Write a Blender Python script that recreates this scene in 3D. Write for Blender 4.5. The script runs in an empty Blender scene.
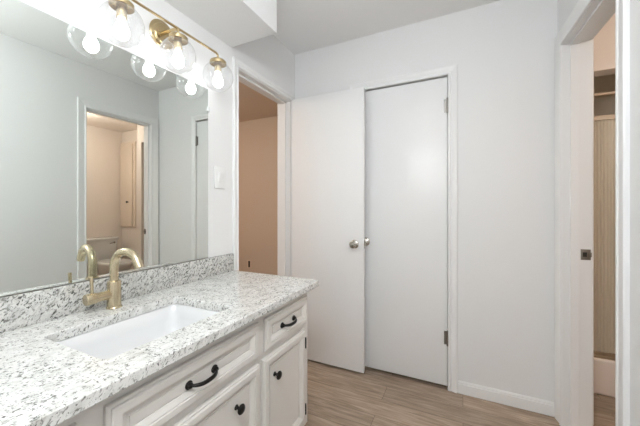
import bpy, bmesh, math, random
from mathutils import Vector, Matrix
random.seed(4)
PI = math.pi
SC = bpy.context.scene
COL = SC.collection

# ------------------------------------------------------------------ camera
cam_d = bpy.data.cameras.new('camera')
cam = bpy.data.objects.new('camera', cam_d)
COL.objects.link(cam)
cam.location = (0, 0, 1.176)
cam.rotation_euler = (PI / 2, 0, math.radians(25.856))
cam_d.sensor_width = 36.0
cam_d.lens = 295.0 / 640 * 36
cam_d.shift_y = -3.9 / 640
cam_d.clip_start = 0.02
SC.camera = cam

# ------------------------------------------------------------------ world, exposure, lamp strengths
world = bpy.data.worlds.new('world')
SC.world = world
world.use_nodes = True
world.node_tree.nodes['Background'].inputs[0].default_value = (1, 1, 1, 1)
world.node_tree.nodes['Background'].inputs[1].default_value = 0.02
SC.view_settings.view_transform = 'Standard'
SC.view_settings.look = 'None'
SC.view_settings.gamma = 1.0
SC.view_settings.use_curve_mapping = False
SC.view_settings.exposure = 0.5
VANITY_BULB = 7.6        # emission of the three vanity bulbs
ROOM_FILL = 39.0          # added fill globe hung above the camera, unseen
BATH_LAMP = 25.0
HALL_LAMP = 43.0

# ------------------------------------------------------------------ materials
def mat(name, color, rough=0.5, metal=0.0, coat=0.0):
    m = bpy.data.materials.new(name)
    m.use_nodes = True
    b = m.node_tree.nodes['Principled BSDF']
    b.inputs['Base Color'].default_value = (*color, 1)
    b.inputs['Roughness'].default_value = rough
    b.inputs['Metallic'].default_value = metal
    b.inputs['Coat Weight'].default_value = coat
    return m

def nodes(m):
    nt = m.node_tree
    return nt, nt.nodes, nt.links, nt.nodes['Principled BSDF']

def painted(name, color, rough, bump=0.04, scale=160.0, var=0.02):
    """painted surface: faint roller texture and a very slight tonal variation"""
    m = mat(name, color, rough)
    nt, N, L, b = nodes(m)
    tc = N.new('ShaderNodeTexCoord')
    n1 = N.new('ShaderNodeTexNoise'); n1.inputs['Scale'].default_value = scale; n1.inputs['Detail'].default_value = 3
    L.new(tc.outputs['Object'], n1.inputs['Vector'])
    bp = N.new('ShaderNodeBump'); bp.inputs['Strength'].default_value = bump; bp.inputs['Distance'].default_value = 0.002
    L.new(n1.outputs['Fac'], bp.inputs['Height']); L.new(bp.outputs['Normal'], b.inputs['Normal'])
    n2 = N.new('ShaderNodeTexNoise'); n2.inputs['Scale'].default_value = 1.3; n2.inputs['Detail'].default_value = 2
    L.new(tc.outputs['Object'], n2.inputs['Vector'])
    r = N.new('ShaderNodeValToRGB')
    c = Vector(color)
    r.color_ramp.elements[0].color = (*(c * (1 - var)), 1)
    r.color_ramp.elements[1].color = (*[min(1, x * (1 + var)) for x in c], 1)
    L.new(n2.outputs['Fac'], r.inputs['Fac']); L.new(r.outputs['Color'], b.inputs['Base Color'])
    return m

def granite(name, shift=0.0, tone=1.0):
    m = mat(name, (.8, .8, .78), 0.16)
    nt, N, L, b = nodes(m)
    tc = N.new('ShaderNodeTexCoord')
    # veins run aslant: rotate, then squeeze across the grain
    mp = N.new('ShaderNodeMapping')
    mp.vector_type = 'TEXTURE'
    mp.inputs['Rotation'].default_value = (math.radians(52), 0, math.radians(-12))
    mp.inputs['Scale'].default_value = (1.0, 1.9, 1.0)
    L.new(tc.outputs['Object'], mp.inputs['Vector'])
    def noise(scale, detail=4, rough=.55, dist=0.0):
        n = N.new('ShaderNodeTexNoise')
        n.inputs['Scale'].default_value = scale; n.inputs['Detail'].default_value = detail
        n.inputs['Roughness'].default_value = rough; n.inputs['Distortion'].default_value = dist
        L.new(mp.outputs['Vector'], n.inputs['Vector'])
        return n.outputs['Fac']
    def ramp(src, stops):
        r = N.new('ShaderNodeValToRGB')
        e = r.color_ramp.elements
        e[0].position, e[0].color = stops[0][0], (*stops[0][1], 1)
        e[1].position, e[1].color = stops[-1][0], (*stops[-1][1], 1)
        for p, c in stops[1:-1]:
            x = e.new(p); x.color = (*c, 1)
        L.new(src, r.inputs['Fac'])
        return r.outputs['Color']
    def mix(fac, a, c2, mode='MIX'):
        x = N.new('ShaderNodeMix'); x.data_type = 'RGBA'; x.blend_type = mode
        L.new(fac, x.inputs['Factor'])
        L.new(a, x.inputs[6])
        if isinstance(c2, tuple): x.inputs[7].default_value = (*c2, 1)
        else: L.new(c2, x.inputs[7])
        return x.outputs[2]
    def mul(a, c):
        x = N.new('ShaderNodeMath'); x.operation = 'MULTIPLY'
        L.new(a, x.inputs[0]); L.new(c, x.inputs[1])
        return x.outputs[0]
    W = (1, 1, 1); K = (0, 0, 0)
    base = ramp(noise(38, 5, .6, .3), [(.28 + shift, (.52, .505, .465)), (.42 + shift, (.67, .665, .635)), (.54 + shift, (.755 * tone, .745 * tone, .715 * tone)), (.8, (.80 * tone, .80 * tone, .79 * tone))])
    grey = ramp(noise(120, 4, .6, .3), [(.565 - shift * .6, K), (.65 - shift * .6, W)])
    base = mix(grey, base, (.235, .23, .21))
    # dark flecks gather along the darker veins
    zone = ramp(noise(22, 3, .5), [(.38 - shift, K), (.56 - shift, W)])
    fleck = ramp(noise(175, 3, .5, .4), [(.588 - shift * .45, K), (.635 - shift * .45, W)])
    base = mix(mul(fleck, zone), base, (.105, .103, .095))
    fine = ramp(noise(300, 2, .5, .3), [(.66, K), (.70, W)])
    base = mix(fine, base, (.16, .155, .145))
    L.new(base, b.inputs['Base Color'])
    return m

def wood_floor(name):
    m = mat(name, (.3, .2, .13), 0.42)
    nt, N, L, b = nodes(m)
    tc = N.new('ShaderNodeTexCoord')
    br = N.new('ShaderNodeTexBrick')
    br.inputs['Scale'].default_value = 1.0
    br.inputs['Brick Width'].default_value = 1.22
    br.inputs['Row Height'].default_value = 0.15
    br.inputs['Mortar Size'].default_value = 0.0012
    br.inputs['Mortar Smooth'].default_value = 0.1
    br.inputs['Bias'].default_value = 0.0
    br.offset = 0.37
    br.inputs['Color1'].default_value = (.0, .0, .0, 1)
    br.inputs['Color2'].default_value = (1, 1, 1, 1)
    br.inputs['Mortar'].default_value = (.5, .5, .5, 1)
    L.new(tc.outputs['Object'], br.inputs['Vector'])
    # each plank shifts the grain
    sep = N.new('ShaderNodeVectorMath'); sep.operation = 'MULTIPLY_ADD'
    L.new(br.outputs['Color'], sep.inputs[0]); sep.inputs[1].default_value = (7, 13, 3)
    L.new(tc.outputs['Object'], sep.inputs[2])
    mp = N.new('ShaderNodeMapping'); mp.inputs['Scale'].default_value = (2.2, 24, 1)
    L.new(sep.outputs[0], mp.inputs['Vector'])
    g = N.new('ShaderNodeTexNoise'); g.inputs['Scale'].default_value = 2.2; g.inputs['Detail'].default_value = 6
    g.inputs['Roughness'].default_value = .62; g.inputs['Distortion'].default_value = .7
    L.new(mp.outputs['Vector'], g.inputs['Vector'])
    r = N.new('ShaderNodeValToRGB')
    e = r.color_ramp.elements
    e[0].position = .28; e[0].color = (.19, .140, .102, 1)
    e[1].position = .72; e[1].color = (.47, .38, .30, 1)
    x = e.new(.5); x.color = (.325, .248, .185, 1)
    L.new(g.outputs['Fac'], r.inputs['Fac'])
    hs = N.new('ShaderNodeMix'); hs.data_type = 'RGBA'; hs.blend_type = 'MULTIPLY'; hs.inputs['Factor'].default_value = 1
    r2 = N.new('ShaderNodeValToRGB')
    r2.color_ramp.elements[0].color = (.84, .84, .84, 1); r2.color_ramp.elements[1].color = (1.1, 1.08, 1.06, 1)
    L.new(br.outputs['Color'], r2.inputs['Fac'])
    L.new(r.outputs['Color'], hs.inputs[6]); L.new(r2.outputs['Color'], hs.inputs[7])
    ms = N.new('ShaderNodeMix'); ms.data_type = 'RGBA'
    L.new(br.outputs['Fac'], ms.inputs['Factor']); L.new(hs.outputs[2], ms.inputs[6]); ms.inputs[7].default_value = (.13, .09, .065, 1)
    L.new(ms.outputs[2], b.inputs['Base Color'])
    bp = N.new('ShaderNodeBump'); bp.inputs['Strength'].default_value = .12; bp.inputs['Distance'].default_value = .003
    L.new(g.outputs['Fac'], bp.inputs['Height']); L.new(bp.outputs['Normal'], b.inputs['Normal'])
    return m

def brushed(name, color, rough):
    m = mat(name, color, rough, 1.0)
    nt, N, L, b = nodes(m)
    tc = N.new('ShaderNodeTexCoord')
    mp = N.new('ShaderNodeMapping'); mp.inputs['Scale'].default_value = (1400, 1400, 400)
    L.new(tc.outputs['Object'], mp.inputs['Vector'])
    n = N.new('ShaderNodeTexNoise'); n.inputs['Scale'].default_value = 1.0
    L.new(mp.outputs['Vector'], n.inputs['Vector'])
    mr = N.new('ShaderNodeMapRange'); mr.inputs['To Min'].default_value = rough * .93; mr.inputs['To Max'].default_value = rough * 1.07
    L.new(n.outputs['Fac'], mr.inputs['Value']); L.new(mr.outputs['Result'], b.inputs['Roughness'])
    return m

def emitter(name, color, strength):
    m = bpy.data.materials.new(name); m.use_nodes = True
    nt = m.node_tree; N = nt.nodes; N.clear()
    e = N.new('ShaderNodeEmission'); e.inputs[0].default_value = (*color, 1); e.inputs[1].default_value = strength
    o = N.new('ShaderNodeOutputMaterial'); nt.links.new(e.outputs[0], o.inputs[0])
    return m

def thin_glass(name, tint, f0=0.02, edge=0.55, bloom_haze=0.0):
    """thin clear glass: transparent, mirror-like towards grazing angles"""
    m = bpy.data.materials.new(name); m.use_nodes = True
    nt = m.node_tree; N = nt.nodes; N.clear(); L = nt.links
    t = N.new('ShaderNodeBsdfTransparent'); t.inputs[0].default_value = (*tint, 1)
    g = N.new('ShaderNodeBsdfGlossy'); g.inputs['Roughness'].default_value = .02
    lw = N.new('ShaderNodeLayerWeight'); lw.inputs[0].default_value = .25
    r = N.new('ShaderNodeMapRange'); r.inputs['To Min'].default_value = f0; r.inputs['To Max'].default_value = edge
    L.new(lw.outputs['Facing'], r.inputs['Value'])
    x = N.new('ShaderNodeMixShader'); L.new(r.outputs['Result'], x.inputs[0]); L.new(t.outputs[0], x.inputs[1]); L.new(g.outputs[0], x.inputs[2])
    # whitish mix that stands in for the bloom round the lit bulbs
    tl = N.new('ShaderNodeBsdfTranslucent'); df = N.new('ShaderNodeBsdfDiffuse'); ad = N.new('ShaderNodeMixShader')
    L.new(tl.outputs[0], ad.inputs[1]); L.new(df.outputs[0], ad.inputs[2])
    hz = N.new('ShaderNodeMixShader'); hz.inputs[0].default_value = bloom_haze
    L.new(x.outputs[0], hz.inputs[1]); L.new(ad.outputs[0], hz.inputs[2])
    o = N.new('ShaderNodeOutputMaterial'); L.new(hz.outputs[0], o.inputs[0])
    return m

def mirror_mat(name, color):
    m = bpy.data.materials.new(name); m.use_nodes = True
    nt = m.node_tree; N = nt.nodes; N.clear()
    g = N.new('ShaderNodeBsdfGlossy'); g.inputs[0].default_value = (*color, 1); g.inputs['Roughness'].default_value = 0.0
    o = N.new('ShaderNodeOutputMaterial'); nt.links.new(g.outputs[0], o.inputs[0])
    return m

WALL = painted('white_wall_paint', (.80, .80, .795), .55)
CEIL = painted('ceiling_paint', (.90, .90, .895), .8, .12, 90)
TRIM = painted('gloss_trim_paint', (.83, .83, .825), .35, .02, 60, .01)
DOORP = painted('white_door_paint', (.83, .83, .827), .32, .03, 40, .015)
CAB = painted('greige_cabinet_paint', (.70, .67, .63), .42, .02, 80, .015)
CABW = painted('cream_cabinet_paint', (.74, .63, .53), .45)
BATHW = painted('blush_bathroom_paint', (.80, .72, .66), .6)
HALLW = painted('tan_hall_paint', (.58, .472, .38), .7)
HALLC = painted('hall_ceiling_paint', (.66, .54, .44), .85, .2, 70)
GRAN = granite('speckled_granite')
GRAN_SHADE = granite('shaded_dense_granite', .05, .72)  # same stone: denser flecks, with the splash's dimmer light darkened into the colour
FLOOR = wood_floor('plank_floor')
GOLD = brushed('brushed_gold', (.60, .51, .355), .26)
BRASS = brushed('satin_brass', (.58, .46, .27), .26)
NICKEL = brushed('satin_nickel', (.50, .47, .42), .2)
STEEL = brushed('worn_steel', (.27, .255, .235), .35)
BLACK = mat('dark_bronze', (.018, .016, .015), .35, .6)
PORC = mat('white_porcelain', (.78, .78, .78), .12, 0, .4)
PLAST = mat('white_plastic', (.84, .84, .83), .3)
GAP = mat('dark_gap', (.03, .028, .025), .9)
MIRR = mirror_mat('silvered_mirror', (.80, .835, .80))
GLOBE = thin_glass('globe_glass', (.975, .98, .985), .04, .7, .075)
CLIP = mat('clear_plastic', (.75, .77, .76), .1)
BULB = emitter('lit_bulb', (.97, .985, 1.0), VANITY_BULB)
FILLM = emitter('room_fill_diffuser', (.935, .97, 1.0), ROOM_FILL)
BATHM = emitter('warm_bath_diffuser', (1.0, .915, .81), BATH_LAMP)
HALLM = emitter('warm_hall_diffuser', (1.0, .91, .80), HALL_LAMP)
TRACK = brushed('dull_track', (.42, .36, .28), .4)
FRAME = brushed('champagne_frame', (.75, .68, .58), .3)

def ribbed_glass(name):
    m = mat(name, (.84, .78, .66), .22)
    nt, N, L, b = nodes(m)
    b.inputs['Alpha'].default_value = 1
    # obscure glass: part of the light passes through, scattered
    tl = N.new('ShaderNodeBsdfTranslucent'); tl.inputs[0].default_value = (*b.inputs['Base Color'].default_value[:3], 1)
    mx = N.new('ShaderNodeMixShader'); mx.inputs[0].default_value = .5
    out = [n for n in N if n.type == 'OUTPUT_MATERIAL'][0]
    L.new(b.outputs[0], mx.inputs[1]); L.new(tl.outputs[0], mx.inputs[2]); L.new(mx.outputs[0], out.inputs[0])
    return m
RIB = ribbed_glass('ribbed_obscure_glass')
SHOWERW = painted('shower_surround', (.90, .82, .70), .45)

# ------------------------------------------------------------------ mesh helpers
def new_bm():
    return bmesh.new()

def box(bm, x0, x1, y0, y1, z0, z1, bevel=0.0, seg=2):
    t = bmesh.new()
    vs = [t.verts.new((x, y, z)) for x in (x0, x1) for y in (y0, y1) for z in (z0, z1)]
    for f in ((0, 1, 3, 2), (4, 6, 7, 5), (0, 4, 5, 1), (2, 3, 7, 6), (0, 2, 6, 4), (1, 5, 7, 3)):
        t.faces.new([vs[i] for i in f])
    if bevel > 0:
        bmesh.ops.bevel(t, geom=list(t.edges), offset=bevel, segments=seg, profile=.6, affect='EDGES')
    merge(bm, t)

def merge(bm, t, M=None):
    if M is not None: bmesh.ops.transform(t, matrix=M, verts=t.verts)
    me = bpy.data.meshes.new('tmp'); t.to_mesh(me); t.free()
    bm.from_mesh(me); bpy.data.meshes.remove(me)

def lathe(bm, prof, n=32, M=None, caps=True):
    """prof: list of (r, z), revolved around z"""
    t = bmesh.new(); rings = []
    for r, z in prof:
        if r < 1e-6: rings.append([t.verts.new((0, 0, z))])
        else: rings.append([t.verts.new((r * math.cos(2 * PI * k / n), r * math.sin(2 * PI * k / n), z)) for k in range(n)])
    for a, b in zip(rings, rings[1:]):
        for k in range(n):
            k2 = (k + 1) % n
            if len(a) == 1 and len(b) == 1: continue
            if len(a) == 1: t.faces.new((a[0], b[k2], b[k]))
            elif len(b) == 1: t.faces.new((a[k], a[k2], b[0]))
            else: t.faces.new((a[k], a[k2], b[k2], b[k]))
    if caps:
        for rg in (rings[0], rings[-1]):
            if len(rg) > 2: t.faces.new(rg)
    bmesh.ops.recalc_face_normals(t, faces=t.faces)
    merge(bm, t, M)

def sweep(bm, pts, rad, n=16):
    pts = [Vector(p) for p in pts]
    if not isinstance(rad, (list, tuple)): rad = [rad] * len(pts)
    t = bmesh.new(); rings = []
    up = None
    for i, p in enumerate(pts):
        d = (pts[min(i + 1, len(pts) - 1)] - pts[max(i - 1, 0)]).normalized()
        if up is None:
            a = Vector((0, 0, 1)) if abs(d.z) < .9 else Vector((1, 0, 0))
            up = (a - d * a.dot(d)).normalized()
        else:
            up = (up - d * up.dot(d)).normalized()
        s = d.cross(up)
        rings.append([t.verts.new(p + (up * math.cos(2 * PI * k / n) + s * math.sin(2 * PI * k / n)) * rad[i]) for k in range(n)])
    for a, b in zip(rings, rings[1:]):
        for k in range(n):
            t.faces.new((a[k], a[(k + 1) % n], b[(k + 1) % n], b[k]))
    t.faces.new(rings[0]); t.faces.new(rings[-1])
    bmesh.ops.recalc_face_normals(t, faces=t.faces)
    merge(bm, t)

def rrect(x0, x1, y0, y1, r, n=6):
    out = []
    for cx, cy, a0 in ((x1 - r, y1 - r, 0), (x0 + r, y1 - r, PI / 2), (x0 + r, y0 + r, PI), (x1 - r, y0 + r, 1.5 * PI)):
        for k in range(n + 1):
            a = a0 + PI / 2 * k / n
            out.append((cx + r * math.cos(a), cy + r * math.sin(a)))
    return out

def loft(bm, loops, cap0=True, cap1=True):
    t = bmesh.new()
    R = [[t.verts.new(p) for p in lp] for lp in loops]
    for a, b in zip(R, R[1:]):
        n = len(a)
        for k in range(n): t.faces.new((a[k], a[(k + 1) % n], b[(k + 1) % n], b[k]))
    if cap0: t.faces.new(R[0])
    if cap1: t.faces.new(R[-1])
    bmesh.ops.recalc_face_normals(t, faces=t.faces)
    merge(bm, t)

def along(axis, loc):
    """matrix taking +z to the given axis at loc"""
    q = Vector((0, 0, 1)).rotation_difference(Vector(axis))
    return Matrix.Translation(loc) @ q.to_matrix().to_4x4()

def obj(name, bm, m, parent=None, smooth=True, angle=35):
    me = bpy.data.meshes.new(name)
    # keep each thing's origin at its own base centre
    xs = [v.co for v in bm.verts]
    lo = Vector((min(v.x for v in xs), min(v.y for v in xs), min(v.z for v in xs)))
    hi = Vector((max(v.x for v in xs), max(v.y for v in xs), max(v.z for v in xs)))
    bm.to_mesh(me); bm.free()
    me.materials.append(m)
    o = bpy.data.objects.new(name, me)
    COL.objects.link(o)
    if smooth:
        me.polygons.foreach_set('use_smooth', [True] * len(me.polygons))
        me.set_sharp_from_angle(angle=math.radians(angle))
    if parent is not None:
        o.parent = parent
        o.matrix_parent_inverse = Matrix.Translation(-world_loc(parent))
    return o

def world_loc(o):
    v = Vector(o.location)
    p = o.parent
    if p is not None: v = v  # children built with identity world transform
    return v if p is None else Vector((0, 0, 0))

def tag(o, label, cat, group=None, kind=None):
    if label: o['label'] = label
    if cat: o['category'] = cat
    if group: o['group'] = group
    if kind: o['kind'] = kind
    return o

def thing(name, label, cat, loc, group=None, kind=None):
    o = bpy.data.objects.new(name, None)
    COL.objects.link(o)
    o.location = loc
    o.empty_display_size = .05
    return tag(o, label, cat, group, kind)

def struct(name, bm, m, label, cat, smooth=False):
    o = obj(name, bm, m, None, smooth)
    return tag(o, label, cat, None, 'structure')

# ------------------------------------------------------------------ room dimensions
XL = -1.243          # face of the left (mirror) wall
YB = 2.092           # face of the back wall
ZC = 2.444           # ceiling
YN = -1.05           # near wall, behind the camera
TH = .118            # wall thickness
DH = 2.045           # door opening height
LO0, LO1 = 1.411, 2.024      # doorway in the left wall
CX0, CX1 = -.712, -.086      # closet opening in the back wall
RC = Vector((.482, 2.092, 0))           # right wall / back wall corner
RA = math.radians(2.2)                 # the right wall is a touch out of square
RU = Vector((math.sin(RA), -math.cos(RA), 0))
RW = Vector((math.cos(RA), math.sin(RA), 0))
RO0, RO1 = .080, .668
DR = 2.07             # its height        # doorway in the right wall, measured from the corner
RLEN = 3.15

def RP(u, w, z): return RC + RU * u + RW * w + Vector((0, 0, z))
RMAT = Matrix(((RU.x, RW.x, 0, RC.x), (RU.y, RW.y, 0, RC.y), (0, 0, 1, 0), (0, 0, 0, 1)))
def rbox(bm, u0, u1, w0, w1, z0, z1, bevel=0.0):
    t = bmesh.new(); box(t, u0, u1, w0, w1, z0, z1, bevel)
    bmesh.ops.transform(t, matrix=RMAT, verts=t.verts)
    bmesh.ops.recalc_face_normals(t, faces=t.faces)
    merge(bm, t)

# ------------------------------------------------------------------ setting
bm = new_bm(); box(bm, -4.2, 3.0, YN - .2, 3.9, -.08, 0)
struct('floor', bm, FLOOR, 'brown wood plank floor running through all the rooms', 'floor')

bm = new_bm(); box(bm, XL, .72, YN, YB, ZC, ZC + .08)
struct('ceiling', bm, CEIL, 'white ceiling over the vanity room', 'ceiling')

bm = new_bm()
box(bm, XL - TH, XL, YN - .1, LO0, 0, ZC + .08)
box(bm, XL - TH, XL, LO1, YB + .1, 0, ZC + .08)
box(bm, XL - TH, XL, LO0, LO1, DH, ZC + .08)
struct('wall_left', bm, WALL, 'white wall behind the mirror with an open doorway', 'wall')

bm = new_bm()
box(bm, XL, CX0, YB, YB + TH, 0, ZC + .08)
box(bm, CX1, .64, YB, YB + TH, 0, ZC + .08)
box(bm, CX0, CX1, YB, YB + TH, DH + .005, ZC + .08)
struct('wall_back', bm, WALL, 'white back wall holding the closet door', 'wall')

bm = new_bm()
rbox(bm, 0, RO0, 0, TH, 0, ZC + .08)
rbox(bm, RO1, RLEN, 0, TH, 0, ZC + .08)
rbox(bm, RO0, RO1, 0, TH, DR, ZC + .08)
struct('wall_right', bm, WALL, 'white right wall with the bathroom doorway', 'wall')

bm = new_bm(); box(bm, XL - .1, .75, YN - .1, YN, 0, ZC + .08)
struct('wall_near', bm, WALL, 'white wall behind the camera', 'wall')

bm = new_bm(); box(bm, XL, -.919, YN, 1.352, 2.140, ZC)
tag(struct('trim_1', bm, WALL, 'white boxed soffit dropped from the ceiling above the vanity', 'soffit'), None, None)

# closet interior behind the closed door
bm = new_bm()
box(bm, XL - TH, -.95, YB + TH, 3.36, 0, ZC)
box(bm, .0, .1, YB + TH, 2.8, 0, ZC)
box(bm, -.95, .1, 2.8, 2.9, 0, ZC)
box(bm, -.95, .1, YB + TH, 2.9, ZC, ZC + .05)
struct('wall_closet', bm, WALL, 'closet walls behind the closed white door', 'wall')

# hall beyond the left doorway
bm = new_bm()
box(bm, -4.2, XL - TH, 3.36, 3.46, 0, ZC + .05)
box(bm, -4.2, -4.1, .2, 3.36, 0, ZC + .05)
box(bm, -4.1, XL - TH, .2, .3, 0, ZC + .05)
struct('wall_hall', bm, HALLW, 'tan hall wall seen through the doorway left of the open door', 'wall')
bm = new_bm(); box(bm, -4.1, XL - TH, .3, 3.36, ZC, ZC + .05)
struct('ceiling_hall', bm, HALLC, 'darker tan ceiling of the hall beyond the left doorway', 'ceiling')

# bathroom beyond the right doorway
BX0, BX1, BY0, BY1 = .605, 2.62, .55, 2.95
SHX, SHY = 1.335, 2.45
bm = new_bm()
box(bm, BX1, BX1 + .1, BY0 - .1, BY1 + .1, 0, ZC + .05)
box(bm, SHX + .085, BX1, BY1, BY1 + .1, 0, ZC + .05)
box(bm, BX0 + .06, BX1, BY0 - .1, BY0, 0, ZC + .05)
box(bm, SHX, SHX + .085, SHY, BY1 + .35, 0, ZC + .05)
box(bm, BX0 - .05, BX0 + .02, YB + TH, 3.3, 0, ZC + .05)
box(bm, BX0 + .02, SHX, SHY, SHY + .10, 2.05, ZC + .05)
box(bm, BX0 - .05, SHX + .085, 3.2, 3.3, 0, ZC + .05)
struct('wall_bathroom', bm, BATHW, 'blush bathroom walls seen through the right doorway', 'wall')
bm = new_bm(); box(bm, BX0 + .0, BX1, BY0, 3.2, ZC, ZC + .05)
struct('ceiling_bathroom', bm, BATHW, 'blush ceiling of the bathroom', 'ceiling')

# ------------------------------------------------------------------ baseboards
def baseboard_bm(bm, x0, x1, y):     # on a wall facing -y
    box(bm, x0, x1, y - .013, y, 0, .062, .0015)
    box(bm, x0, x1, y - .009, y, .058, .072, .003)
    box(bm, x0, x1, y - .006, y, .070, .077, .002)
bm = new_bm(); baseboard_bm(bm, -.0285, .466, YB)
struct('baseboard_back', bm, TRIM, 'white baseboard along the back wall', 'baseboard')
bm = new_bm()
rbox(bm, RO1 + .078, RLEN, -.013, 0, 0, .062, .0015); rbox(bm, RO1 + .078, RLEN, -.008, 0, .058, .077, .002)
struct('baseboard_right', bm, TRIM, 'white baseboard along the right wall', 'baseboard')

# ------------------------------------------------------------------ casings
def casing_profile(w):
    """(across, proud) pairs from the opening edge outwards"""
    return [(0, 0), (0, .008), (.004, .012), (.012, .012), (.016, .0085), (.022, .0085), (w * .62, .0135), (w - .008, .017), (w - .002, .016), (w, .012), (w, 0)]

def casing(bm, P, a0, a1, z1, w, wfar=None, far=True, near=True):
    """Mitred casing round an opening a0..a1, height z1. P(a, proud, z) maps to the world."""
    t = bmesh.new()
    prof = casing_profile(w)
    wf = wfar or w
    rows = []
    for (q, d) in prof:
        qf = q * wf / w
        row = []
        if near: row += [(a0 - q, d, 0), (a0 - q, d, z1 + q)]
        else: row += [(a0, d, z1 + q)]
        if far: row += [(a1 + qf, d, z1 + q), (a1 + qf, d, 0)]
        else: row += [(a1, d, z1 + q)]
        rows.append([t.verts.new(P(*v)) for v in row])
    for r0, r1 in zip(rows, rows[1:]):
        for k in range(len(r0) - 1):
            t.faces.new((r0[k], r0[k + 1], r1[k + 1], r1[k]))
    t.faces.new([r[0] for r in rows]); t.faces.new([r[-1] for r in rows])
    bmesh.ops.recalc_face_normals(t, faces=t.faces)
    merge(bm, t)

# left doorway trim: a runs along y, proud towards +x
bm = new_bm()
casing(bm, lambda a, d, z: (XL + d, a, z), LO0 - .003, LO1 + .003, DH - .002, .046, .046)
casing(bm, lambda a, d, z: (XL - TH - d, a, z), LO0 - .003, LO1 + .003, DH - .002, .055)
for (a0, a1) in ((LO0 - .002, LO0 + .004), (LO1 - .004, LO1 + .002)):
    box(bm, XL - TH, XL, a0, a1, 0, DH)
box(bm, XL - TH, XL, LO0, LO1, DH - .006, DH + .002)
box(bm, XL - .075, XL - .04, LO0 + .004, LO0 + .016, 0, DH - .006, .001)
box(bm, XL - .075, XL - .04, LO1 - .016, LO1 - .004, 0, DH - .006, .001)
box(bm, XL - .075, XL - .04, LO0 + .004, LO1 - .004, DH - .018, DH - .006, .001)
struct('trim_2', bm, TRIM, 'white casing and jamb round the doorway left of the open door', 'door frame')

# closet door trim
bm = new_bm()
casing(bm, lambda a, d, z: (a, YB - d, z), CX0 + .001, CX1 - .001, DH + .002, .056)
box(bm, CX0 - .002, CX0 + .003, YB, YB + TH, 0, DH + .005)
box(bm, CX1 - .003, CX1 + .002, YB, YB + TH, 0, DH + .005)
box(bm, CX0, CX1, YB, YB + TH, DH + .002, DH + .006)
box(bm, CX0 + .003, CX0 + .014, YB + .04, YB + .075, 0, DH, .001)
box(bm, CX1 - .014, CX1 - .003, YB + .04, YB + .075, 0, DH, .001)
struct('trim_3', bm, TRIM, 'white casing round the closed closet door', 'door frame')

# right doorway trim
bm = new_bm()
casing(bm, lambda a, d, z: RP(a, -d, z), RO0 + .004, RO1 - .004, DR - .004, .074, .068)
casing(bm, lambda a, d, z: RP(a, TH + d, z), RO0 + .004, RO1 - .004, DR - .004, .06)
rbox(bm, RO0 - .002, RO0 + .006, 0, TH, 0, DR)
rbox(bm, RO1 - .006, RO1 + .002, 0, TH, 0, DR)
rbox(bm, RO0, RO1, 0, TH, DR - .008, DR + .002)
rbox(bm, RO0 + .006, RO0 + .017, .03, .068, 0, DR - .008, .0012)
rbox(bm, RO1 - .017, RO1 - .006, .03, .068, 0, DR - .008, .0012)
rbox(bm, RO0 + .006, RO1 - .006, .03, .068, DR - .019, DR - .008, .0012)
rt = struct('trim_4', bm, TRIM, 'white casing and jamb of the bathroom doorway at right', 'door frame')
bm = new_bm()
ZS = .936
rbox(bm, RO0 + .006, RO0 + .0078, .076, .1172, ZS - .028, ZS + .028, .0005)
rbox(bm, RO0 + .006, RO0 + .0095, .112, .121, ZS - .012, ZS + .012, .001)
sp = obj('strike_plate', bm, STEEL, rt); sp['label'] = 'steel strike plate'
bm = new_bm(); rbox(bm, RO0 + .0076, RO0 + .0084, .084, .101, ZS - .012, ZS + .012)
obj('latch_hole', bm, GAP, sp)

# ------------------------------------------------------------------ doors
def knob_bm(depth=.058):
    t = bmesh.new()
    k = depth / .058
    lathe(t, [(.0, 0), (.030, 0), (.031, .003), (.028, .006), (.014, .009), (.0115, .014), (.0115, .022 * k), (.014, .026 * k), (.022, .031 * k),
              (.0255, .038 * k), (.026, .044 * k), (.0245, .051 * k), (.019, .056 * k), (.0, .058 * k)], 32)
    return t

def hinge_bm(x, y, z, h=.089, r=.0062):
    t = bmesh.new()
    for k in range(5):
        lathe(t, [(r, 0), (r, h / 5 - .0015)], 14, Matrix.Translation((x, y, z - h / 2 + k * h / 5)))
    lathe(t, [(0, 0), (r * 1.15, .001), (r * .9, .005), (0, .007)], 14, Matrix.Translation((x, y, z + h / 2)))
    lathe(t, [(0, -.007), (r * .9, -.005), (r * 1.15, -.001), (0, 0)], 14, Matrix.Translation((x, y, z - h / 2)))
    return t

# open flush door, swung in front of the back wall
OX0, OX1, OY = XL + .022, -.632, 2.012
d1 = thing('door_1', 'white flush door standing open with its satin knob, in front of the back wall', 'door', (OX0, OY, 0), None, 'structure')
bm = new_bm(); box(bm, OX0, OX1, OY, OY + .035, .014, 2.042, .002)
obj('door_leaf', bm, DOORP, d1)
bm = new_bm(); merge(bm, knob_bm(), along((0, -1, 0), (OX1 - .066, OY, .925)))
obj('door_knob', bm, NICKEL, d1)
bm = new_bm(); merge(bm, knob_bm(.03), along((0, 1, 0), (OX1 - .066, OY + .035, .925)))
obj('door_knob', bm, NICKEL, d1)
bm = new_bm(); box(bm, OX1 - .0005, OX1 + .0012, OY + .005, OY + .030, .895, .955, .0004)
box(bm, OX1, OX1 + .008, OY + .012, OY + .024, .916, .934, .001)
obj('latch', bm, NICKEL, d1)
for z in (.3, 1.1, 1.85):
    bm = new_bm(); merge(bm, hinge_bm(OX0 - .006, OY + .036, z)); obj('hinge', bm, STEEL, d1)

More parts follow.
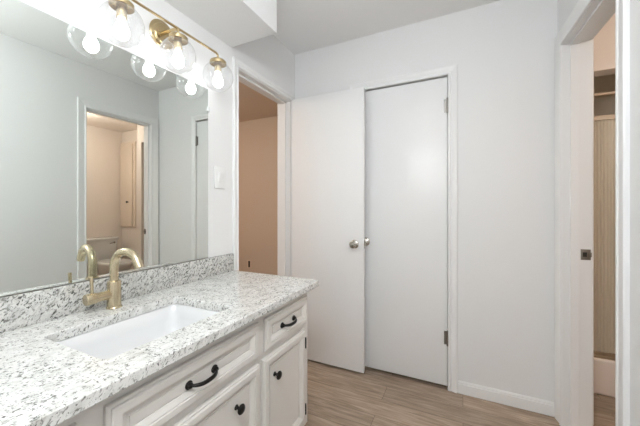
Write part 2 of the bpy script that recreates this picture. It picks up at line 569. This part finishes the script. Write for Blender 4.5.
# closed closet door
d2 = thing('door_2', 'white flush closet door, closed, with two steel hinges on its right edge', 'door', (CX0 + .003, YB + .002, 0), None, 'structure')
bm = new_bm(); box(bm, CX0 + .0055, CX1 - .0065, YB + .002, YB + .037, .022, 2.038, .002)
obj('door_leaf', bm, DOORP, d2)
bm = new_bm(); merge(bm, knob_bm(.042), along((0, -1, 0), (CX0 + .070, YB + .002, .937)))
obj('door_knob', bm, NICKEL, d2)
for z in (.336, 1.85):
    bm = new_bm(); merge(bm, hinge_bm(CX1 - .004, YB - .005, z))
    box(bm, CX1 - .026, CX1 - .008, YB + .0005, YB + .003, z - .044, z + .044)
    h = obj('hinge', bm, STEEL, d2)

# ------------------------------------------------------------------ vanity cabinet
VF = -.712                 # face-frame plane
VY0, VY1 = -.065, 1.323
ZT = .781                  # underside of the stone
van = thing('vanity_cabinet', 'greige painted vanity cabinet with dark bronze pulls and knobs, under the granite top', 'cabinet', (XL + .27, .62, 0))
bm = new_bm()
box(bm, XL + .003, VF - .019, VY0, VY0 + .018, .0, ZT - .0005)
box(bm, XL + .003, VF - .019, VY1 - .018, VY1, .0, ZT - .0005)
box(bm, XL + .003, VF - .019, VY0 + .018, VY1 - .018, .10, .116)
box(bm, XL + .003, XL + .009, VY0 + .018, VY1 - .018, .116, ZT - .0005)
obj('carcass', bm, CAB, van)
bm = new_bm()
for (a, b_) in ((VY0, -.012), (.310, .390), (.898, .966), (1.264, VY1)):
    box(bm, VF - .019, VF, a, b_, .095, ZT - .0005, .001)
for (a, b_) in ((.095, .150), (.578, .622), (.735, ZT - .0005)):
    box(bm, VF - .019, VF - .0003, VY0 + .01, VY1 - .01, a, b_)
obj('face_frame', bm, CAB, van)
bm = new_bm(); box(bm, VF - .075, VF - .06, VY0 + .018, VY1 - .018, 0, .099)
obj('toe_kick', bm, CAB, van)

PROF = [(0, 0), (0, .010), (.003, .0132), (.008, .0132), (.0085, .0165), (.0115, .0190), (.028, .0190), (.0295, .0150), (.034, .0145),
        (.046, .0075), (.047, .0045), (.052, .0045), (.053, .0075)]
def panel_front(y0, y1, z0, z1):
    t = bmesh.new()
    loops = []
    for q, h in PROF:
        loops.append([(VF + .0004 + h, y0 + q, z0 + q), (VF + .0004 + h, y1 - q, z0 + q), (VF + .0004 + h, y1 - q, z1 - q), (VF + .0004 + h, y0 + q, z1 - q)])
    loft(t, loops)
    return t
XF = VF + .0004 + .0075      # flat panel of a front

def pull(parent, yc, zc, L):
    bm = new_bm()
    n = 20
    pts, rad = [], []
    for k in range(n + 1):
        s = -1 + 2 * k / n
        out = .027 * (1 - abs(s) ** 2.6) ** .55 if abs(s) < 1 else 0
        drop = -.003 * (1 - s * s)
        pts.append((XF + .002 + out, yc + s * L / 2, zc + drop)); rad.append(.0042 + .0022 * (1 - s * s) if abs(s) < .93 else .006)
    sweep(bm, pts, rad, 12)
    for s in (-1, 1):
        merge(bm, lathe_t([(0, 0), (.0125, 0), (.0125, .003), (.009, .006), (.0075, .012), (0, .016)], 20), along((1, 0, 0), (XF - .0005, yc + s * L / 2, zc)))
    return obj('pull', bm, BLACK, parent)

def lathe_t(prof, n):
    t = bmesh.new(); lathe(t, prof, n); return t

def cab_knob(parent, y, z):
    bm = new_bm()
    merge(bm, lathe_t([(0, 0), (.0095, 0), (.0085, .003), (.0055, .006), (.0055, .014), (.010, .018), (.0165, .021), (.0175, .024), (.015, .028), (.008, .031), (0, .032)], 24),
          along((1, 0, 0), (XF - .0005, y, z)))
    return obj('knob', bm, BLACK, parent)

def cab_hinge(parent, y, z):
    bm = new_bm()
    lathe(bm, [(0, -.027), (.004, -.026), (.0045, -.02), (.0045, .02), (.004, .026), (0, .027)], 12, Matrix.Translation((VF + .012, y, z)))
    box(bm, VF + .0002, VF + .003, y - .002, y + .013, z - .02, z + .02, .0005)
    return obj('hinge', bm, BLACK, parent)

for (a, b_, yc) in ((.376, .911, .642), (.953, 1.296, 1.124), (-.022, .322, .150)):
    bm = new_bm(); merge(bm, panel_front(a, b_, .612, .743))
    d = obj('drawer', bm, CAB, van, angle=20)
    pull(d, yc, .674, .096)
for (a, b_, ky, hy) in ((.376, .911, .790, .369), (.936, 1.274, 1.020, 1.281), (-.022, .322, .245, -.029)):
    bm = new_bm(); merge(bm, panel_front(a, b_, .135, .587))
    d = obj('cabinet_door', bm, CAB, van, angle=20)
    cab_knob(d, ky, .492)
    for z in (.515, .188): cab_hinge(d, hy, z)

# ------------------------------------------------------------------ countertop with sink cutout
CX_F, CY0, CY1 = -.6657, -.12, 1.364
ZK = .811
SX0, SX1, SY0, SY1 = -1.087, -.778, .415, .848
hole = rrect(SX0, SX1, SY0, SY1, .022, 6)
bm = new_bm()
outer = [(XL + .001, CY0), (CX_F, CY0), (CX_F, CY1), (XL + .001, CY1)]
def ring(pts, z): return [bm.verts.new((x, y, z)) for x, y in pts]
def plate(z, o_in, h_in):
    o = ring(o_in, z); h = ring(h_in, z)
    es = [bm.edges.new((o[i], o[(i + 1) % len(o)])) for i in range(len(o))] + [bm.edges.new((h[i], h[(i + 1) % len(h)])) for i in range(len(h))]
    bmesh.ops.triangle_fill(bm, use_beauty=True, edges=es)
    return o, h
e = .0025
def inset_o(d): return [(XL + .001, CY0 + d), (CX_F - d, CY0 + d), (CX_F - d, CY1 - d), (XL + .001, CY1 - d)]
def hole_g(d): return rrect(SX0 - d, SX1 + d, SY0 - d, SY1 + d, .022 + d, 6)
oT, hT = plate(ZK, inset_o(e), hole_g(e))
oB, hB = plate(ZT, inset_o(e), hole_g(0))
oT2, hT2 = ring(inset_o(0), ZK - e), ring(hole_g(0), ZK - e)
oB2 = ring(inset_o(0), ZT + e)
def skin(a, b_):
    for i in range(len(a)):
        j = (i + 1) % len(a); bm.faces.new((a[i], a[j], b_[j], b_[i]))
skin(oT, oT2); skin(oT2, oB2); skin(oB2, oB); skin(hT, hT2); skin(hT2, hB)
bmesh.ops.recalc_face_normals(bm, faces=bm.faces)
ct = obj('countertop', bm, GRAN, None, True, 25)
tag(ct, 'white granite countertop with grey and black flecks, lying on the vanity cabinet', 'countertop')

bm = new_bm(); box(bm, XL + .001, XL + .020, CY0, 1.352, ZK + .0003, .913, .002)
tag(obj('backsplash', bm, GRAN_SHADE), 'speckled granite backsplash strip standing on the countertop below the mirror', 'backsplash')

# undermount basin
sk = thing('sink', 'white rectangular undermount basin set in the granite countertop', 'sink', ((SX0 + SX1) / 2, (SY0 + SY1) / 2, ZT - .14))
def rl(d, r, z, dx=0): return [(x, y, z) for x, y in rrect(SX0 + d, SX1 - d, SY0 + d, SY1 - d, r, 6)]
bm = new_bm()
loft(bm, [rl(-.02, .03, ZT - .0006), rl(-.006, .028, ZT - .0006), rl(-.001, .03, ZT - .005), rl(.004, .034, ZT - .05), rl(.012, .04, ZT - .095), rl(.03, .045, ZT - .12),
          rl(.06, .045, ZT - .128), rl(.135, .015, ZT - .134)], False, True)
obj('basin', bm, PORC, sk, True, 60)
bm = new_bm(); lathe(bm, [(0, .0005), (.016, .0005), (.0175, .003), (.021, .003), (.0225, .0)], 28, Matrix.Translation((-.95, .635, ZT - .1335)))
obj('drain', bm, GOLD, sk)

# ------------------------------------------------------------------ faucet
FX, FY = -1.165, .652
fc = thing('faucet', 'brushed gold single-handle gooseneck faucet on the countertop behind the basin', 'faucet', (FX, FY, ZK))
bm = new_bm()
lathe(bm, [(0, .0004), (.0255, .0004), (.026, .003), (.0245, .006), (.0225, .007), (.0222, .095), (.0212, .099), (.017, .101), (0, .101)], 36, Matrix.Translation((FX, FY, ZK)))
obj('body', bm, GOLD, fc)
bm = new_bm()
pts = [(FX, FY, ZK + .098), (FX, FY, ZK + .12), (FX, FY, ZK + .145)]
Rr = .0595; cz = ZK + .151
sw = math.radians(8)          # the spout is turned a little towards the far end
for k in range(0, 25):
    a = math.radians(172 * k / 24) if False else math.radians(158 * k / 24)
    q = Rr - Rr * math.cos(a)
    pts.append((FX + q * math.cos(sw), FY + q * math.sin(sw), cz + Rr * math.sin(a)))
lx, ly, lz = pts[-1]; px_, py_, pz_ = pts[-2]
dv = Vector((lx - px_, ly - py_, lz - pz_)).normalized()
for k in range(1, 4): pts.append(tuple(Vector((lx, ly, lz)) + dv * .007 * k))
sweep(bm, pts, .0145, 24)
obj('spout', bm, GOLD, fc, True, 50)
bm = new_bm()
lathe(bm, [(0, .0), (.0165, .0), (.0165, .048), (.0185, .049), (.0195, .052), (.0195, .078), (.0185, .081), (0, .081)], 32, along((0, -1, -.0), (FX, FY - .012, ZK + .052)))
h = obj('handle', bm, GOLD, fc)
bm = new_bm()
sweep(bm, [(FX, FY - .072, ZK + .06), (FX, FY - .073, ZK + .09), (FX - .001, FY - .075, ZK + .130)], [.0052, .0050, .0056], 16)
obj('lever', bm, GOLD, h)

# ------------------------------------------------------------------ mirror
MX = XL + .005
mr = thing('mirror', 'wide frameless wall mirror above the granite backsplash', 'mirror', (XL, .52, .915))
bm = new_bm(); box(bm, XL + .0003, MX, -.12, 1.167, .917, 1.822)
for v in bm.verts:
    if v.co.x > XL + .003: v.co.x += (v.co.y + .12) * math.radians(.13)
obj('mirror_glass', bm, MIRR, mr, False)
bm = new_bm()
box(bm, MX + .0031, MX + .0045, -.12, 1.167, .9135, .9165)
obj('bottom_channel', bm, STEEL, mr)
for (y, z) in ((1.158, 1.715),):
    bm = new_bm(); box(bm, XL + .0004, MX + .009, y, y + .018, z - .011, z + .011, .003)
    obj('clip', bm, CLIP, mr)

# ------------------------------------------------------------------ vanity light
GY = (.662, .902, 1.139)
GX, GZ, GR = -1.136, 1.858, .075
ZBAR = 1.976
vl = thing('vanity_light', 'brass three-globe vanity light on the wall above the mirror', 'lamp', (XL, GY[1], ZBAR))
bm = new_bm()
merge(bm, lathe_t([(0, 0), (.062, 0), (.063, .004), (.060, .007), (.050, .009), (.047, .014), (.044, .0165), (0, .0175)], 48), along((1, 0, 0), (XL + .0004, GY[1], 1.976)))
lathe_screw = [(0, 0), (.004, 0), (.004, .003), (.0025, .005), (0, .005)]
for dy in (-.028, .028): merge(bm, lathe_t(lathe_screw, 12), along((1, 0, 0), (XL + .017, GY[1] + dy, 1.976)))
obj('canopy', bm, BRASS, vl)
bm = new_bm(); sweep(bm, [(XL + .015, GY[1], ZBAR + .006), (XL + .05, GY[1], ZBAR + .004), (GX, GY[1], ZBAR)], [.009, .0075, .007], 16)
obj('arm', bm, BRASS, vl)
bm = new_bm()
bp = []
for k in range(9):
    a = PI / 2 * k / 8
    bp.append((GX, GY[2] - .018 * (1 - math.sin(a)), ZBAR - .018 * (1 - math.cos(a))))
bp = [(GX, GY[2] - .018 + .018 * math.sin(PI / 2 * k / 8), ZBAR - .018 + .018 * math.cos(PI / 2 * k / 8)) for k in range(9)]
bl = [(GX, GY[0] + GY[2] - y, z) for (_, y, z) in reversed(bp)]
sweep(bm, [(GX, GY[0], ZBAR - .034)] + bl + bp + [(GX, GY[2], ZBAR - .034)], .0055, 14)
sweep(bm, [(GX, GY[1], ZBAR - .034), (GX, GY[1], ZBAR)], .0055, 14)
obj('bar', bm, BRASS, vl)
for y in GY:
    bm = new_bm()
    lathe(bm, [(0, 1.952), (.012, 1.951), (.016, 1.948), (.036, 1.941), (.0405, 1.936), (.0405, 1.922), (.0385, 1.922), (.037, 1.932), (.017, 1.933), (.017, 1.882), (.0, 1.882)], 36,
          Matrix.Translation((GX, y, 0)))
    s = obj('socket_cup', bm, BRASS, vl)
    bm = new_bm()
    prof = []
    for k in range(25):
        a = math.radians(32) + (PI - math.radians(32)) * k / 24
        prof.append((max(0, GR * math.sin(a)), GZ + GR * math.cos(a)))
    prof = [(GR * math.sin(math.radians(32)) - .001, 1.931)] + prof
    prof[-1] = (0, prof[-1][1])
    lathe(bm, prof, 48, Matrix.Translation((GX, y, 0)), caps=False)
    obj('globe', bm, GLOBE, vl, True, 80)
    bm = new_bm()
    lathe(bm, [(r * .86, 1.8805 + (z - 1.9015) * .9) for r, z in ((0, 1.9015), (.013, 1.9015), (.0135, 1.893), (.0165, 1.882), (.0245, 1.868), (.029, 1.856), (.030, 1.846), (.0285, 1.835), (.023, 1.824), (.013, 1.8165), (0, 1.8145))], 32,
          Matrix.Translation((GX, y, 0)))
    obj('light_bulb', bm, BULB, s, True, 60)

# ------------------------------------------------------------------ light switch, outlet
sw_ = thing('light_switch', 'white toggle light switch on the wall between mirror and doorway', 'light switch', (XL, 1.254, 1.30))
bm = new_bm(); box(bm, XL + .0003, XL + .0085, 1.214, 1.294, 1.292, 1.416, .0025)
box(bm, XL + .008, XL + .011, 1.238, 1.270, 1.322, 1.386, .001)
obj('switch_plate', bm, PLAST, sw_)
bm = new_bm()
loft(bm, [[(XL + .0105, 1.242, 1.330), (XL + .0105, 1.266, 1.330), (XL + .0105, 1.266, 1.378), (XL + .0105, 1.242, 1.378)],
          [(XL + .012, 1.243, 1.332), (XL + .012, 1.265, 1.332), (XL + .018, 1.265, 1.377), (XL + .018, 1.243, 1.377)]])
obj('toggle', bm, PLAST, sw_)
ou = thing('wall_outlet', 'small outlet low on the tan hall wall', 'outlet', (-2.752, 3.36, .33))
bm = new_bm(); box(bm, -2.79, -2.71, 3.353, 3.3597, .33, .45, .002); obj('outlet_plate', bm, HALLC, ou)
bm = new_bm(); box(bm, -2.765, -2.735, 3.350, 3.3535, .345, .435, .001); obj('socket', bm, BLACK, ou)

# ------------------------------------------------------------------ shower in the bathroom
SX_0, SX_1 = BX0 + .0205, SHX - .0005
sh = thing('shower_enclosure', 'shower stall with ribbed glass sliding doors above a low curb, beyond the right doorway', 'shower', (.98, 2.5, 0))
bm = new_bm()
box(bm, SX_0, SX_1, SHY + .001, SHY + .11, 0.0005, .225, .012, 3)
box(bm, SX_0, SX_1, SHY + .10, 3.199, .0005, .06, .004)
obj('curb', bm, BATHW, sh)
bm = new_bm()
box(bm, SX_0, SX_1, 3.185, 3.1995, .061, 2.43); box(bm, SX_0, SX_0 + .012, SHY + .115, 3.185, .061, 2.43); box(bm, SX_1 - .012, SX_1, SHY + .115, 3.185, .061, 2.43)
obj('surround_panel', bm, SHOWERW, sh)
GY0 = SHY + .05
bm = new_bm(); box(bm, SX_0, SX_1, GY0 - .02, GY0 + .03, .2255, .262, .003); box(bm, SX_0, SX_1, GY0 - .032, GY0 - .0201, .2255, .240, .002); obj('bottom_track', bm, TRACK, sh)
bm = new_bm(); box(bm, SX_0, SX_1, GY0 - .02, GY0 + .03, 1.745, 1.775, .004); obj('top_track', bm, FRAME, sh)
bm = new_bm(); sweep(bm, [(SX_0 + .013, GY0, 1.915), (SX_1 - .013, GY0, 1.915)], .0125, 20); obj('curtain_rod', bm, FRAME, sh)
def ribbed_pane(x0, x1, y):
    t = bmesh.new(); p = .0165; n = int((x1 - x0) / p) * 6
    fr, bk = [], []
    for k in range(n + 1):
        x = x0 + (x1 - x0) * k / n
        yy = y - .0048 * abs(math.sin(PI * (x - x0) / p))
        fr.append((t.verts.new((x, yy, .262)), t.verts.new((x, yy, 1.746)))); bk.append((t.verts.new((x, y + .003, .262)), t.verts.new((x, y + .003, 1.746))))
    for k in range(n):
        t.faces.new((fr[k][0], fr[k + 1][0], fr[k + 1][1], fr[k][1])); t.faces.new((bk[k][0], bk[k][1], bk[k + 1][1], bk[k + 1][0]))
    bmesh.ops.recalc_face_normals(t, faces=t.faces)
    return t
for (a, b_, y) in ((SX_0 + .002, .985, GY0 - .006), (.95, SX_1 - .002, GY0 + .015)):
    bm = new_bm(); merge(bm, ribbed_pane(a, b_, y)); obj('glass_panel', bm, RIB, sh, True, 50)

bm = new_bm(); box(bm, BX0 + .021, SHX, SHY - .008, SHY - .0005, 2.05, 2.135, .002)
struct('trim_5', bm, BATHW, 'blush board across the header above the shower', 'trim')

# ------------------------------------------------------------------ toilet
TX, TY = 2.4, 2.545
to = thing('toilet', 'white toilet against the far bathroom wall, seen in the mirror', 'toilet', (2.2, TY, 0))
def trr(x0, x1, y0, y1, r, z): return [(x, y, z) for x, y in rrect(x0, x1, y0, y1, r, 5)]
bm = new_bm()
loft(bm, [trr(TX + .03, 2.60, TY - .19, TY + .19, .03, .385), trr(TX + .012, 2.605, TY - .21, TY + .21, .035, .42), trr(TX + .003, 2.61, TY - .225, TY + .225, .035, .70)])
obj('tank', bm, PORC, to, True, 40)
bm = new_bm()
loft(bm, [trr(TX - .008, 2.613, TY - .234, TY + .234, .03, .7005), trr(TX - .012, 2.616, TY - .238, TY + .238, .032, .708), trr(TX - .012, 2.616, TY - .238, TY + .238, .032, .732), trr(TX - .004, 2.61, TY - .230, TY + .230, .03, .74)])
obj('tank_lid', bm, PORC, to, True, 40)
bm = new_bm()
merge(bm, lathe_t([(0, 0), (.014, 0), (.014, .01), (.008, .016), (0, .017)], 18), along((-1, 0, 0), (TX + .003, TY + .165, .66)))
sweep(bm, [(TX - .012, TY + .165, .66), (TX - .015, TY + .13, .657), (TX - .014, TY + .095, .651)], [.006, .006, .007], 12)
fh = obj('flush_handle', bm, STEEL, to); fh['label'] = 'metal flush handle'
def egg(cx, z, a_back, a_front, b_, n=36):
    out = []
    for k in range(n):
        t = 2 * PI * k / n
        c, s = math.cos(t), math.sin(t)
        out.append((cx + (a_back if c > 0 else a_front) * c, TY + b_ * s, z))
    return out
bm = new_bm()
loft(bm, [egg(2.22, .0005, .20, .14, .11), egg(2.22, .03, .195, .135, .105), egg(2.20, .14, .20, .13, .10), egg(2.14, .25, .25, .22, .15), egg(2.10, .34, .29, .275, .178), egg(2.10, .384, .30, .29, .185)])
obj('bowl', bm, PORC, to, True, 50)
bm = new_bm()
loft(bm, [egg(2.09, .3845, .26, .29, .187), egg(2.09, .392, .265, .295, .19), egg(2.09, .403, .262, .292, .188), egg(2.09, .4045, .258, .288, .184), egg(2.09, .409, .262, .292, .188), egg(2.09, .424, .25, .28, .176)])
obj('seat_lid', bm, PORC, to, True, 50)

# ------------------------------------------------------------------ cabinet on the bathroom wall
wc = thing('wall_cabinet', 'tall wall cabinet with small black knob in the bathroom corner, seen in the mirror', 'cabinet', (2.43, BY1, .9))
bm = new_bm(); box(bm, 2.24, 2.619, BY1 - .02, BY1 - .0003, .885, 2.26, .003); obj('frame', bm, CABW, wc)
bm = new_bm(); box(bm, 2.295, 2.60, BY1 - .04, BY1 - .0205, .905, 2.225, .003); dd = obj('cabinet_door', bm, CABW, wc)
bm = new_bm(); merge(bm, lathe_t([(0, 0), (.01, 0), (.007, .012), (.017, .02), (.015, .029), (0, .032)], 18), along((0, -1, 0), (2.39, BY1 - .04, 1.29))); obj('knob', bm, BLACK, dd)
for z in (1.03, 2.1):
    bm = new_bm(); box(bm, 2.601, 2.612, BY1 - .036, BY1 - .0202, z - .03, z + .03, .001); obj('hinge', bm, BATHW, dd)

# ------------------------------------------------------------------ ceiling lamps
def ceiling_lamp(loc, r, m, label, drop=.14):
    t = thing('ceiling_light', label, 'lamp', loc)
    bm = new_bm(); lathe(bm, [(0, -.0005), (r + .012, -.0005), (r + .012, -.03), (r, -.034), (r - .004, -.02), (0, -.02)], 40, Matrix.Translation(loc)); obj('lamp_base', bm, PLAST, t)
    bm = new_bm(); lathe(bm, [(0, -.021), (.012, -.021), (.012, -drop + .015), (.03, -drop + .01), (.03, -drop), (0, -drop)], 20, Matrix.Translation(loc)); obj('stem', bm, NICKEL, t)
    bm = new_bm(); lathe(bm, [(0, -drop - .0005), (.04, -drop - .0005)] + [(r * math.sin(a), -drop - .0005 - r * .75 + r * .75 * math.cos(a)) for a in [PI * (k + 2) / 18 for k in range(17)]][:-1] + [(0, -drop - .0005 - r * 1.5)], 40, Matrix.Translation(loc)); obj('diffuser', bm, m, t)
    return t
ceiling_lamp((-.12, -.02, ZC), .15, FILLM, 'added round fill globe hung from the vanity room ceiling, out of view', .36)  # unseen globe added to fill the vanity room with light
ceiling_lamp((1.9, 1.85, ZC), .15, BATHM, 'round warm ceiling light in the bathroom')
ceiling_lamp((-2.9, 1.4, ZC), .15, HALLM, 'round warm ceiling light in the hall')
